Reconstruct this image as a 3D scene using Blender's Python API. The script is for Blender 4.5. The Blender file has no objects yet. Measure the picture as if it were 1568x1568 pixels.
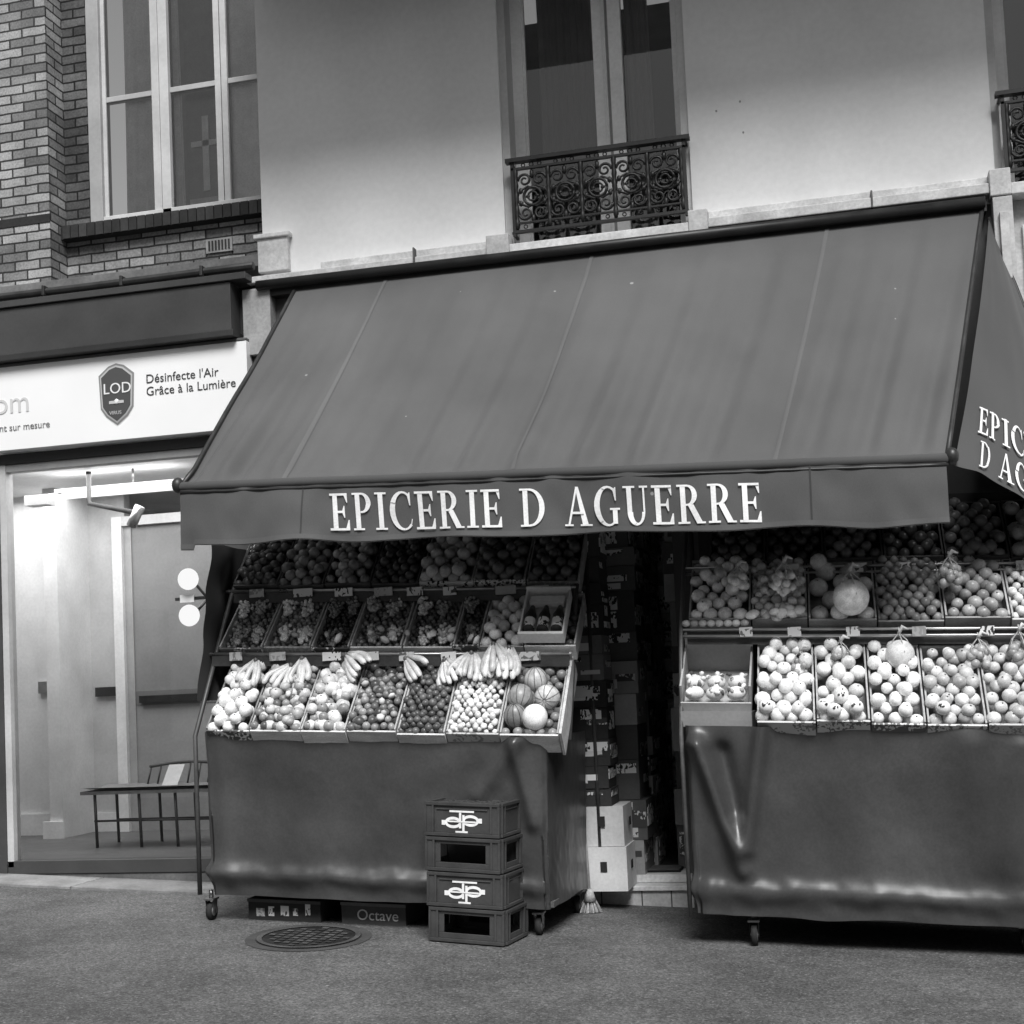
import bpy, math, random
import numpy as np
from mathutils import Vector, Matrix, noise
random.seed(7)
R=random.random
def U(a,b): return a+(b-a)*random.random()
def g(x): return -.131-.048*x
SC=bpy.context.scene; COL=SC.collection

# ---------------------------------------------------------------- materials
def newmat(name):
    m=bpy.data.materials.new(name); m.use_nodes=True
    nt=m.node_tree; nt.nodes.clear()
    out=nt.nodes.new('ShaderNodeOutputMaterial')
    return m,nt,out
def math_(nt,op,a,b=None,c=None):
    n=nt.nodes.new('ShaderNodeMath'); n.operation=op
    for i,v in enumerate((a,b,c)):
        if v is None: continue
        if isinstance(v,(int,float)): n.inputs[i].default_value=v
        else: nt.links.new(v,n.inputs[i])
    return n.outputs[0]
def maprange(nt,v,a,b,c,d):
    n=nt.nodes.new('ShaderNodeMapRange'); nt.links.new(v,n.inputs[0])
    for i,x in enumerate((a,b,c,d)): n.inputs[i+1].default_value=x
    return n.outputs[0]
def tintmat(name,rough=.6,spec=.4,var=.15,vs=4.,fvar=.08,fs=60.,bump=.0,bs=80.,bd=.002,metal=0.,rvar=.1,stretch=(1,1,1),coat=0,detail=4,sheen=0,spots=0):
    m,nt,out=newmat(name); L=nt.links
    p=nt.nodes.new('ShaderNodeBsdfPrincipled'); L.new(p.outputs[0],out.inputs[0])
    at=nt.nodes.new('ShaderNodeAttribute'); at.attribute_name='tint'
    tc=nt.nodes.new('ShaderNodeTexCoord'); mp=nt.nodes.new('ShaderNodeMapping'); L.new(tc.outputs['Object'],mp.inputs[0])
    mp.inputs['Scale'].default_value=stretch
    n1=nt.nodes.new('ShaderNodeTexNoise'); n1.inputs['Scale'].default_value=vs; n1.inputs['Detail'].default_value=detail; L.new(mp.outputs[0],n1.inputs['Vector'])
    a=maprange(nt,n1.outputs[0],.3,.7,1-var,1+var)
    c=math_(nt,'MULTIPLY',at.outputs['Fac'],a)
    if fvar:
        n2=nt.nodes.new('ShaderNodeTexNoise'); n2.inputs['Scale'].default_value=fs; n2.inputs['Detail'].default_value=2; L.new(mp.outputs[0],n2.inputs['Vector'])
        c=math_(nt,'MULTIPLY',c,maprange(nt,n2.outputs[0],.3,.7,1-fvar,1+fvar))
    if spots:
        v=nt.nodes.new('ShaderNodeTexVoronoi'); v.inputs['Scale'].default_value=spots; L.new(tc.outputs['Object'],v.inputs['Vector'])
        sp=nt.nodes.new('ShaderNodeSeparateColor'); L.new(v.outputs['Color'],sp.inputs[0])
        k=math_(nt,'MULTIPLY',math_(nt,'LESS_THAN',v.outputs['Distance'],math_(nt,'MULTIPLY',sp.outputs[0],.06)),math_(nt,'GREATER_THAN',sp.outputs[1],.55))
        c=math_(nt,'ADD',c,math_(nt,'MULTIPLY',k,.18))
    cc=nt.nodes.new('ShaderNodeCombineColor')
    for i in range(3): L.new(c,cc.inputs[i])
    L.new(cc.outputs[0],p.inputs['Base Color'])
    rr=maprange(nt,n1.outputs[0],.3,.7,rough-rvar,rough+rvar); L.new(rr,p.inputs['Roughness'])
    p.inputs['Specular IOR Level'].default_value=spec; p.inputs['Metallic'].default_value=metal
    p.inputs['Coat Weight'].default_value=coat
    if sheen: p.inputs['Sheen Weight'].default_value=sheen
    if bump:
        bn=nt.nodes.new('ShaderNodeBump'); bn.inputs['Strength'].default_value=bump; bn.inputs['Distance'].default_value=bd
        n3=nt.nodes.new('ShaderNodeTexNoise'); n3.inputs['Scale'].default_value=bs; n3.inputs['Detail'].default_value=2; L.new(mp.outputs[0],n3.inputs['Vector'])
        L.new(n3.outputs[0],bn.inputs['Height']); L.new(bn.outputs[0],p.inputs['Normal'])
    return m
M={}
M['paint']=tintmat('paint',.5,.4,.12,3,.05,40)
M['sign']=tintmat('sign_enamel',.4,.4,.02,2,0,40)
M['stucco']=tintmat('stucco',.9,.15,.09,1.1,.03,25,.25,120,.002,detail=6)
M['stone']=tintmat('stone',.8,.2,.25,5,.12,50,.4,90,.003)
M['fabric']=tintmat('awning_fabric',.8,.2,.15,1.6,.06,260,stretch=(1,1,.5),detail=6,sheen=.15,spots=4.5)
M['vinyl']=tintmat('vinyl_tarpaulin',.36,.5,.25,2.2,.10,70,.12,28,.002,rvar=.08,detail=8)
M['iron']=tintmat('wrought_iron',.45,.5,.25,8,.15,80)
M['metal']=tintmat('steel',.35,.5,.2,10,0,80,0,metal=.8)
M['fruit']=tintmat('fruit_skin',.36,.5,.22,24,.14,160,rvar=.08,detail=2)
M['wood']=tintmat('crate_wood',.75,.2,.2,7,.15,90,stretch=(1,3,3))
M['card']=tintmat('cardboard',.85,.15,.15,4,.06,60)
M['plastic']=tintmat('crate_plastic',.42,.45,.2,6,.08,60)
M['rubber']=tintmat('rubber',.8,.2,.2,20,0,90)
M['straw']=tintmat('straw',.9,.1,.3,60,0,200)
M['white']=tintmat('white_lettering',.7,.3,.10,8,.08,90)
def printmat():
    m,nt,out=newmat('printed_label'); L=nt.links
    p=nt.nodes.new('ShaderNodeBsdfPrincipled'); L.new(p.outputs[0],out.inputs[0]); p.inputs['Roughness'].default_value=.55
    at=nt.nodes.new('ShaderNodeAttribute'); at.attribute_name='tint'
    tc=nt.nodes.new('ShaderNodeTexCoord')
    def nz(sc,scale):
        mp=nt.nodes.new('ShaderNodeMapping'); L.new(tc.outputs['Object'],mp.inputs[0]); mp.inputs['Scale'].default_value=scale
        n=nt.nodes.new('ShaderNodeTexNoise'); n.inputs['Scale'].default_value=sc; n.inputs['Detail'].default_value=1; L.new(mp.outputs[0],n.inputs['Vector']); return n.outputs[0]
    a=nz(40,(1.6,1.6,.8)); b=nz(9,(1,1,2.2))
    k=math_(nt,'MULTIPLY',math_(nt,'GREATER_THAN',a,.52),math_(nt,'GREATER_THAN',b,.47))
    inv=math_(nt,'SUBTRACT',.75,at.outputs['Fac'])
    mix=math_(nt,'ADD',math_(nt,'MULTIPLY',at.outputs['Fac'],math_(nt,'SUBTRACT',1.0,k)),math_(nt,'MULTIPLY',inv,k))
    mx=math_(nt,'MAXIMUM',mix,.02)
    cc=nt.nodes.new('ShaderNodeCombineColor')
    for i in range(3): L.new(mx,cc.inputs[i])
    L.new(cc.outputs[0],p.inputs['Base Color']); return m
M['print']=printmat()
def brickmat():
    m,nt,out=newmat('brick'); L=nt.links
    p=nt.nodes.new('ShaderNodeBsdfPrincipled'); L.new(p.outputs[0],out.inputs[0]); p.inputs['Roughness'].default_value=.85; p.inputs['Specular IOR Level'].default_value=.2
    tc=nt.nodes.new('ShaderNodeTexCoord'); sp=nt.nodes.new('ShaderNodeSeparateXYZ'); L.new(tc.outputs['Object'],sp.inputs[0])
    cb=nt.nodes.new('ShaderNodeCombineXYZ'); L.new(math_(nt,'ADD',sp.outputs[0],sp.outputs[1]),cb.inputs[0]); L.new(sp.outputs[2],cb.inputs[1])
    nw=nt.nodes.new('ShaderNodeTexNoise'); nw.inputs['Scale'].default_value=9; L.new(tc.outputs['Object'],nw.inputs['Vector'])
    vm=nt.nodes.new('ShaderNodeVectorMath'); vm.operation='MULTIPLY_ADD'; L.new(nw.outputs['Color'],vm.inputs[0]); vm.inputs[1].default_value=(.012,.012,0); L.new(cb.outputs[0],vm.inputs[2])
    b=nt.nodes.new('ShaderNodeTexBrick'); L.new(vm.outputs[0],b.inputs['Vector'])
    b.inputs['Scale'].default_value=1; b.inputs['Brick Width'].default_value=.2; b.inputs['Row Height'].default_value=.068; b.inputs['Mortar Size'].default_value=.007; b.inputs['Mortar Smooth'].default_value=.15; b.inputs['Bias'].default_value=.0
    b.inputs['Color1'].default_value=(.12,.12,.12,1); b.inputs['Color2'].default_value=(.34,.34,.34,1); b.inputs['Mortar'].default_value=(.035,.035,.035,1)
    n=nt.nodes.new('ShaderNodeTexNoise'); n.inputs['Scale'].default_value=3; n.inputs['Detail'].default_value=6; L.new(tc.outputs['Object'],n.inputs['Vector'])
    n2=nt.nodes.new('ShaderNodeTexNoise'); n2.inputs['Scale'].default_value=70; n2.inputs['Detail'].default_value=2; L.new(tc.outputs['Object'],n2.inputs['Vector'])
    f=math_(nt,'MULTIPLY',maprange(nt,n.outputs[0],.3,.7,.65,1.3),maprange(nt,n2.outputs[0],.3,.7,.75,1.25))
    at=nt.nodes.new('ShaderNodeAttribute'); at.attribute_name='tint'
    f=math_(nt,'MULTIPLY',f,at.outputs['Fac'])
    s=nt.nodes.new('ShaderNodeVectorMath'); s.operation='SCALE'; L.new(b.outputs['Color'],s.inputs[0]); L.new(f,s.inputs['Scale'])
    L.new(s.outputs[0],p.inputs['Base Color'])
    bn=nt.nodes.new('ShaderNodeBump'); bn.inputs['Strength'].default_value=.7; bn.inputs['Distance'].default_value=.008
    h=math_(nt,'SUBTRACT',1.0,b.outputs['Fac']); L.new(h,bn.inputs['Height']); L.new(bn.outputs[0],p.inputs['Normal'])
    return m
M['brick']=brickmat()
def asphalt():
    m,nt,out=newmat('asphalt'); L=nt.links
    p=nt.nodes.new('ShaderNodeBsdfPrincipled'); L.new(p.outputs[0],out.inputs[0])
    tc=nt.nodes.new('ShaderNodeTexCoord')
    def nz(sc,d=4,r=.5):
        n=nt.nodes.new('ShaderNodeTexNoise'); n.inputs['Scale'].default_value=sc; n.inputs['Detail'].default_value=d; n.inputs['Roughness'].default_value=r; L.new(tc.outputs['Object'],n.inputs['Vector']); return n.outputs[0]
    big=nz(1.1,8,.7); mid=nz(13,4,.7); fine=nz(62,5,.8)
    v=nt.nodes.new('ShaderNodeTexVoronoi'); v.inputs['Scale'].default_value=120; L.new(tc.outputs['Object'],v.inputs['Vector'])
    sp=nt.nodes.new('ShaderNodeSeparateColor'); L.new(v.outputs['Color'],sp.inputs[0])
    k=math_(nt,'MULTIPLY',maprange(nt,big,.3,.7,.6,1.45),maprange(nt,fine,.33,.67,.35,1.7))
    k=math_(nt,'MULTIPLY',k,maprange(nt,mid,.3,.7,.82,1.2))
    k=math_(nt,'MULTIPLY',k,maprange(nt,sp.outputs[0],0,1,.7,1.3))
    stone=math_(nt,'GREATER_THAN',sp.outputs[1],.965)
    spk=nt.nodes.new('ShaderNodeTexVoronoi'); spk.inputs['Scale'].default_value=3; L.new(tc.outputs['Object'],spk.inputs['Vector'])
    dots=math_(nt,'LESS_THAN',spk.outputs['Distance'],.03)
    base=math_(nt,'MULTIPLY',k,.098); base=math_(nt,'ADD',base,math_(nt,'MULTIPLY',dots,.12)); base=math_(nt,'ADD',base,math_(nt,'MULTIPLY',stone,.10))
    cc=nt.nodes.new('ShaderNodeCombineColor')
    for i in range(3): L.new(base,cc.inputs[i])
    L.new(cc.outputs[0],p.inputs['Base Color']); p.inputs['Roughness'].default_value=.8; p.inputs['Specular IOR Level'].default_value=.3
    bn=nt.nodes.new('ShaderNodeBump'); bn.inputs['Strength'].default_value=.7; bn.inputs['Distance'].default_value=.004
    L.new(fine,bn.inputs['Height']); L.new(bn.outputs[0],p.inputs['Normal'])
    return m
M['asphalt']=asphalt()
def glassmat(name,refl=1.5,tint=.9):
    m,nt,out=newmat(name); L=nt.links
    t=nt.nodes.new('ShaderNodeBsdfTransparent'); t.inputs[0].default_value=(tint,tint,tint,1)
    gl=nt.nodes.new('ShaderNodeBsdfGlossy'); gl.inputs['Roughness'].default_value=.02; gl.inputs[0].default_value=(.95,.95,.95,1)
    fr=nt.nodes.new('ShaderNodeFresnel'); fr.inputs[0].default_value=refl
    mx=nt.nodes.new('ShaderNodeMixShader'); L.new(fr.outputs[0],mx.inputs[0]); L.new(t.outputs[0],mx.inputs[1]); L.new(gl.outputs[0],mx.inputs[2]); L.new(mx.outputs[0],out.inputs[0]); return m
M['glass']=glassmat('shop_glass',1.45,.92)
M['wglass']=glassmat('window_glass',1.8,.8)
M['mglass']=glassmat('window_glass_bright',2.0,.97)
def emis(name,s):
    m,nt,out=newmat(name); e=nt.nodes.new('ShaderNodeEmission'); e.inputs[1].default_value=s; nt.links.new(e.outputs[0],out.inputs[0]); return m
M['tube']=emis('lamp_tube',1.4)
M['globe']=emis('lamp_globe',.95)

# ---------------------------------------------------------------- mesh builder
def ico(sub):
    import bmesh
    bm=bmesh.new(); bmesh.ops.create_icosphere(bm,subdivisions=sub,radius=1)
    v=np.array([x.co[:] for x in bm.verts]); f=np.array([[q.index for q in x.verts] for x in bm.faces]); bm.free(); return v,f
ICO={1:ico(1),2:ico(2),3:ico(3)}
class MB:
    def __init__(s): s.v=[];s.f=[];s.t=[];s.m=[];s.sm=[];s.n=0;s.mats=[]
    def mi(s,m):
        if m not in s.mats: s.mats.append(m)
        return s.mats.index(m)
    def add(s,v,f,t=.5,m='paint',sm=False):
        v=np.asarray(v,float); s.v.append(v)
        for q in f: s.f.append(tuple(int(i)+s.n for i in q))
        s.t+= [t]*len(f); s.m+=[s.mi(m)]*len(f); s.sm+=[sm]*len(f); s.n+=len(v)
    def box(s,x0,x1,y0,y1,z0,z1,t=.5,m='paint',slope=0):
        v=[(x,y,z-slope*(x-x0)) for z in (z0,z1) for y in (y0,y1) for x in (x0,x1)]
        s.add(v,[(0,2,3,1),(4,5,7,6),(0,1,5,4),(2,6,7,3),(0,4,6,2),(1,3,7,5)],t,m)
    def fbox(s,O,A,B,C,a,b,c,t=.5,m='paint'):
        v=[O+A*x+B*y+C*z for z in c for y in b for x in a]
        s.add(v,[(0,2,3,1),(4,5,7,6),(0,1,5,4),(2,6,7,3),(0,4,6,2),(1,3,7,5)],t,m)
    def ball(s,c,r,t=.5,m='fruit',sub=2,rot=None):
        v,f=ICO[sub]; v=v*np.array(r if hasattr(r,'__len__') else (r,r,r))
        if rot is not None: v=v@np.array(rot.to_3x3()).T
        s.add(v+np.array(c),f,t,m,True)
    def tube(s,path,r,t=.5,m='iron',seg=6,closed=False,cap=True):
        P=[Vector(p) for p in path]; n=len(P); vs=[];fs=[]
        up=None
        for i,p in enumerate(P):
            if closed: d=(P[(i+1)%n]-P[i-1])
            else: d=P[min(i+1,n-1)]-P[max(i-1,0)]
            if d.length<1e-9: d=Vector((0,0,1))
            d.normalize()
            if up is None:
                up=Vector((0,0,1)) if abs(d.z)<.9 else Vector((0,1,0))
            a=d.cross(up)
            if a.length<1e-4: a=d.cross(Vector((1,0,0)))
            a.normalize(); b=a.cross(d).normalized(); up=b
            rr=r[i] if hasattr(r,'__len__') else r
            for k in range(seg):
                an=2*math.pi*k/seg; vs.append(p+a*math.cos(an)*rr+b*math.sin(an)*rr)
        m_=n if closed else n-1
        for i in range(m_):
            j=(i+1)%n
            for k in range(seg):
                k2=(k+1)%seg; fs.append((i*seg+k,i*seg+k2,j*seg+k2,j*seg+k))
        if cap and not closed:
            fs.append(tuple(range(seg))[::-1]); fs.append(tuple((n-1)*seg+k for k in range(seg)))
        s.add([tuple(x) for x in vs],fs,t,m,True)
    def grid(s,fn,nu,nv,t=.5,m='fabric',sm=True):
        v=[fn(i/nu,j/nv) for j in range(nv+1) for i in range(nu+1)]
        f=[(j*(nu+1)+i,j*(nu+1)+i+1,(j+1)*(nu+1)+i+1,(j+1)*(nu+1)+i) for j in range(nv) for i in range(nu)]
        s.add([tuple(q) for q in v],f,t,m,sm)
    def obj(s,name,parent=None,bevel=0):
        me=bpy.data.meshes.new(name); V=np.concatenate(s.v) if s.v else np.zeros((0,3))
        me.from_pydata(V.tolist(),[],s.f); 
        for k in s.mats: me.materials.append(M[k])
        me.polygons.foreach_set('material_index',s.m); me.polygons.foreach_set('use_smooth',s.sm)
        a=me.attributes.new('tint','FLOAT','FACE'); a.data.foreach_set('value',np.array(s.t,dtype=np.float32))
        me.update(); o=bpy.data.objects.new(name,me); COL.objects.link(o)
        if parent: o.parent=parent
        if bevel:
            b=o.modifiers.new('b','BEVEL'); b.width=bevel; b.segments=2; b.limit_method='ANGLE'
        return o
def empty(name):
    e=bpy.data.objects.new(name,None); COL.objects.link(e); return e
def text(body,size,loc,parent,name,t=.1,rot=(math.pi/2,0,0),ext=.001,sx=1):
    cu=bpy.data.curves.new(name,'FONT'); cu.body=body; cu.size=size; cu.extrude=ext; cu.resolution_u=4
    m=bpy.data.materials.new(name+'_paint'); m.use_nodes=True; m.node_tree.nodes['Principled BSDF'].inputs['Base Color'].default_value=(t,t,t,1); m.node_tree.nodes['Principled BSDF'].inputs['Roughness'].default_value=.6
    cu.materials.append(m); o=bpy.data.objects.new(name,cu); COL.objects.link(o); o.location=loc; o.rotation_euler=rot; o.scale=(sx,1,1); o.parent=parent; return o

# ---------------------------------------------------------------- ground
b=MB(); nn=40
def gf(u,v):
    x=-90+180*u; y=-90+180*v; return (x,y,g(x))
b.grid(gf,nn,nn,.08,'asphalt',False); b.obj('ground')

# ---------------------------------------------------------------- white building
wb=empty('white_stucco_building')
b=MB(); ST=.82
for x0,x1 in ((-3.7,-2.0),(-.78,1.03),(2.25,7)):
    b.box(x0,x1,0,.32,4.14,6.42,ST,'stucco')
b.box(-3.7,7,0,.32,6.42,13,ST,'stucco')
for x,z in ((-.60,4.86),(-.45,4.90),(-.44,4.70)):
    b.ball((x,.002,z),(.008,.006,.010),.35,'stucco',1)
b.obj('upper_wall',wb)
b=MB()
b.box(-3.7,7,-1.5,-.003,6.22,6.40,.5,'stone')  # unseen slab, added only to shade the upper wall from sun and sky
b.obj('added_shade_slab',wb,.01)
b=MB()
b.box(-3.72,-3.5,-.05,-.002,4.17,4.40,.62,'stone')
b.box(-3.74,-3.48,-.07,-.002,4.40,4.43,.66,'stone')
b.box(-3.78,-2.0,-.11,-.002,4.085,4.13,.55,'stone')
b.box(-3.26,-2.04,-.075,-.002,4.133,4.185,.60,'stone')
b.box(-2.1,-1.95,-.14,-.0,4.06,4.20,.5,'stone')
b.box(-1.95,-.80,-.13,.2,4.06,4.13,.62,'stone')
b.box(-.80,-.68,-.14,-.0,4.06,4.20,.5,'stone')
b.box(-.68,.98,-.075,-.002,4.15,4.20,.62,'stone'); b.box(-.68,.98,-.12,-.002,4.085,4.147,.55,'stone')
b.box(.98,1.1,-.14,0,4.06,4.22,.55,'stone'); b.box(1.1,2.3,-.13,.2,4.06,4.13,.6,'stone')
for x in (-2.6,.3): b.box(x,x+.012,-.128,-.004,4.08,4.19,.12,'stone')
b.obj('string_course',wb,.006)
b=MB()
b.box(-3.72,-1.68,.0,.2,-.2,4.06,.10,'paint'); b.box(-1.02,1.02,.0,.2,-.3,4.06,.10,'paint')
b.box(-1.68,-1.02,.0,.2,2.75,4.06,.10,'paint')
b.box(1.02,7,.0,.2,-.6,4.06,.5,'stone')
b.box(-3.82,-3.62,-.10,-.002,3.6,4.05,.35,'stone')
b.box(.99,1.10,-.14,-.002,2.2,4.05,.45,'stone'); b.box(1.02,1.07,-.17,-.142,3.55,3.95,.5,'stone')
for z0,z1 in ((3.1,3.9),(2.1,3.0)):
    b.box(1.16,1.22,-.03,-.002,z0,z1,.62,'stone'); b.box(1.22,1.8,-.03,-.002,z1-.05,z1,.62,'stone'); b.box(1.22,1.8,-.03,-.002,z0,z0+.05,.62,'stone')
b.obj('ground_floor_front',wb,.004)
def window(b,x0,x1,z0,z1,y,tint=.88):
    b.box(x0,x0+.05,.03,y+.1,z0,z1,.5,'paint'); b.box(x1-.05,x1,.03,y+.1,z0,z1,.6,'paint')
    w=.07
    b.box(x0+.05,x0+.05+w,y,y+.06,z0,z1,tint); b.box(x0+.05+w,x0+.05+w+.02,y+.02,y+.05,z0,z1,tint*.9); b.box(x1-.05-w*.7,x1-.05,y,y+.06,z0,z1,tint)
    cx=(x0+x1)/2+.09
    b.box(cx-.095,cx-.01,y-.02,y+.05,z0,z1,tint); b.box(cx+.01,cx+.095,y-.02,y+.05,z0,z1,tint); b.box(cx-.01,cx+.01,y,y+.04,z0,z1,tint*.4)
    b.box(cx-.035,cx-.02,y-.03,y-.021,z0,z1,tint*.9); 
    for a,c in ((x0+.05+w+.02,cx-.095),(cx+.095,x1-.05-w*.7)):
        b.box(a,c,y+.005,y+.045,z0,z0+.10,tint)
        b.box(a,c,y+.01,y+.04,z0+.62,z0+.64,tint*.25)
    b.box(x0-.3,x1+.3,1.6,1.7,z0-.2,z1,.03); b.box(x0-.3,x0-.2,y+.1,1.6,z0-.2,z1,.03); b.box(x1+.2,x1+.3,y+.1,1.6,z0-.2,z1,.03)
def pane(b,x0,x1,z0,z1,y,m): b.add([(x0,y,z0),(x1,y,z0),(x1,y,z1),(x0,y,z1)],[(0,1,2,3)],.5,m)
def curt(x0,x1,y,ph,fq=38,z0=4.2,h=2.3,am=.012):
    def f(u,v): 
        x=x0+(x1-x0)*u; return (x+.01*math.sin(v*3+ph),y+am*math.sin(u*fq+ph+.6*math.sin(v*2))+am*.5*math.sin(u*fq*2.4+v),z0+h*v)
    return f
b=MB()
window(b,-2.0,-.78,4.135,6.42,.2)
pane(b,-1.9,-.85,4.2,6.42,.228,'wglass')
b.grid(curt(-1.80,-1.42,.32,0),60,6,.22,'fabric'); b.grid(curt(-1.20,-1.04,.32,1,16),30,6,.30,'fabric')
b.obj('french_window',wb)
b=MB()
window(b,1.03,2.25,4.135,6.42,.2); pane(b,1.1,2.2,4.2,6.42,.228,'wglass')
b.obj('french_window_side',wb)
def railing(x0,x1,z0,z1,y):
    b=MB(); T=.012
    w=x1-x0; 
    b.box(x0-.03,x1+.03,y-.03,y+.025,z1-.025,z1,T,'iron'); b.box(x0,x1,y-.012,y+.012,z1-.075,z1-.06,T,'iron')
    b.box(x0,x1,y-.014,y+.014,z0,z0+.018,T,'iron'); b.box(x0,x1,y-.01,y+.01,z0+.06,z0+.07,T,'iron')
    for x in (x0,x1-.02): b.box(x,x+.02,y-.012,y+.012,z0-.02,z1-.02,T,'iron')
    for x in (x0,x1): b.box(x-.008,x+.008,y,.06,z1-.03,z1-.012,T,'iron'); b.box(x-.008,x+.008,y,.06,z0,z0+.015,T,'iron')
    def ring(cx,cz,r,t=.008,a0=0,a1=360,n=16,sq=1):
        pts=[(cx+r*math.cos(math.radians(a0+(a1-a0)*i/n)),y+.002*math.sin(i),cz+r*sq*math.sin(math.radians(a0+(a1-a0)*i/n))) for i in range(n+1)]
        b.tube(pts,t,T,'iron',5)
    def scroll(cx,cz,r,dirx,dirz,t=.008):
        pts=[]
        for i in range(22):
            a=i/21*math.radians(500); rr=r*(1-i/21*.75)
            pts.append((cx+dirx*rr*math.cos(a),y,cz+dirz*rr*math.sin(a)))
        b.tube(pts,[t*(1.1-.4*i/21) for i in range(22)],T,'iron',5)
    zc=(z0+z1)/2-.01; h=(z1-z0)-.15
    n=5
    for k in range(n+1):
        x=x0+.03+(w-.06)*k/n
        pts=[(x,y,z0+.02+(z1-z0-.08)*i/14) for i in range(15)]
        b.tube(pts,[.008+.010*abs(math.sin(i*1.1)) for i in range(15)],T,'iron',6)
    for k in range(n):
        xa=x0+.03+(w-.06)*k/n; xb=x0+.03+(w-.06)*(k+1)/n; xc=(xa+xb)/2; q=(xb-xa)/2
        ring(xc,zc,q*.55,.010); ring(xc,zc,q*.28,.007)
        for dx in (-1,1):
            for dz in (-1,1):
                scroll(xc+dx*q*.45,zc+dz*h*.32,q*.42,dx,dz,.009)
                b.tube([(xc,y,zc+dz*q*.5),(xc+dx*q*.25,y,zc+dz*h*.2),(xc+dx*q*.8,y,zc+dz*h*.12),(xc+dx*q*.95,y,zc)],.008,T,'iron',5)
                b.ball((xc+dx*q*.72,y,zc+dz*h*.12),(.018,.01,.022),T,'iron',1)
            b.ball((xc+dx*q*.3,y,zc),(.018,.01,.012),T,'iron',1)
        for dz in (-1,1): 
            b.ball((xc,y,zc+dz*h*.43),(.016,.012,.034),T,'iron',1); ring(xc,z1-.045,.014,.004,n=8)
            ring(xc-q*.5,z1-.045,.012,.004,n=8); ring(xc+q*.5,z1-.045,.012,.004,n=8)
            ring(xc-q*.5,z0+.04,.012,.004,n=8); ring(xc+q*.5,z0+.04,.012,.004,n=8)
    return b
railing(-1.93,-.80,4.21,4.70,-.07).obj('iron_balcony_railing')
railing(1.08,2.2,4.21,4.70,-.07).obj('iron_balcony_railing')

# ---------------------------------------------------------------- brick building + shop
bb=empty('brick_building')
b=MB()
b.box(-9,-5.32,0,.5,4.30,13,1.15,'brick')
b.box(-5.32,-3.70,.22,.5,4.30,4.66,1.0,'brick')
b.box(-5.32,-5.12,.22,.5,4.66,13,.35,'brick')
b.box(-5.12,-3.70,.22,.5,7.2,13,1.0,'brick')
b.obj('brick_walls',bb)
b=MB()
x=-5.30
while x<-3.72:
    b.box(x,x+.058,.13,.225,4.655,4.75,U(.03,.06),'stone'); x+=.066
b.box(-5.32,-3.705,.14,.22,4.652,4.74,.02,'stone')
b.box(-9,-5.315,-.006,0,4.74,4.80,.03,'stone')
b.obj('brick_sill',bb)
b=MB()
fz=4.76; fy=.26
b.box(-5.12,-5.02,fy-.05,fy+.05,fz,7.2,.35); b.box(-5.02,-4.99,fy-.02,fy+.04,fz,7.2,.5)
b.box(-4.62,-4.56,fy-.03,fy+.04,fz,7.2,.5); b.box(-4.55,-4.48,fy-.045,fy+.04,fz,7.2,.55)
b.box(-4.13,-4.085,fy-.02,fy+.04,fz,7.2,.5); b.box(-4.075,-4.03,fy-.03,fy+.04,fz,7.2,.5)
b.box(-5.02,-3.7,fy-.045,fy+.04,fz-.01,fz+.05,.55)
for a,c in ((-4.99,-4.62),(-4.48,-4.13),(-4.03,-3.7)): b.box(a,c,fy-.015,fy+.035,5.66,5.70,.4)
b.obj('window_frame',bb,.004)
b=MB(); pane(b,-5.02,-3.7,fz,7.2,fy-.005,'mglass')
b.grid(curt(-4.88,-4.60,.305,0,16,4.7,2.6,.006),40,8,.9,'white'); b.grid(curt(-4.06,-3.6,.305,2,18,4.7,2.6,.006),40,8,.92,'white')
b.grid(curt(-4.50,-4.42,.305,2,8,4.7,2.6,.006),12,8,.8,'white')
b.box(-5.4,-3.4,1.5,1.6,4.5,7.4,.35,'paint'); b.box(-4.95,-3.6,.42,1.5,4.6,4.70,.5,'paint')
b.box(-4.42,-4.08,.36,.37,4.7,6.9,.33,'white'); b.box(-4.29,-4.24,.345,.355,4.95,5.5,.95,'white'); b.box(-4.38,-4.14,.345,.354,5.28,5.32,.95,'white'); b.box(-4.40,-4.10,.345,.354,4.78,4.90,.7,'white')  # white cross bars imitate the reflection of a window in the middle pane
b.obj('window_pane',bb)
b=MB(); 
b.box(-4.22,-4.02,.205,.218,4.44,4.54,.5,'metal')
for i in range(7): b.box(-4.20+i*.025,-4.188+i*.025,.2,.204,4.455,4.525,.03,'iron')
b.obj('air_vent',bb)
b=MB()
b.box(-9,-3.72,-.05,.22,4.22,4.30,.16,'stone')
b.tube([(-9+.5*i,-.12+.004*math.sin(i*2),4.20+.004*math.sin(i*1.3)) for i in range(11)]+[(-3.72,-.12,4.2)],.028,.03,'iron',8)
for x in (-5.3,-4.7,-4.1): b.box(x,x+.02,-.16,-.05,4.165,4.235,.03,'iron')
b.box(-9,-3.74,-.22,-.02,4.09,4.135,.05,'paint')
b.obj('gutter',bb,.003)
b=MB()
b.box(-9,-3.86,-.20,0,3.76,4.085,.055,'paint'); b.box(-9,-3.84,-.22,-.0,3.715,3.757,.03,'paint')
b.box(-3.86,-3.70,-.06,.1,3.0,4.08,.02,'paint')
b.obj('fascia',bb,.003)
b=MB()
FR=.055
b.box(-9,-5.74,-.06,.05,.10,3.06,FR); b.box(-5.74,-3.72,-.06,.05,3.02,3.09,FR*.8)
b.box(-5.74,-5.69,-.05,.04,.20,3.02,.5); 
b.box(-5.74,-3.72,-.05,.05,.155,.245,FR); b.box(-4.02,-3.72,-.06,.05,.155,3.02,.08)
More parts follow.
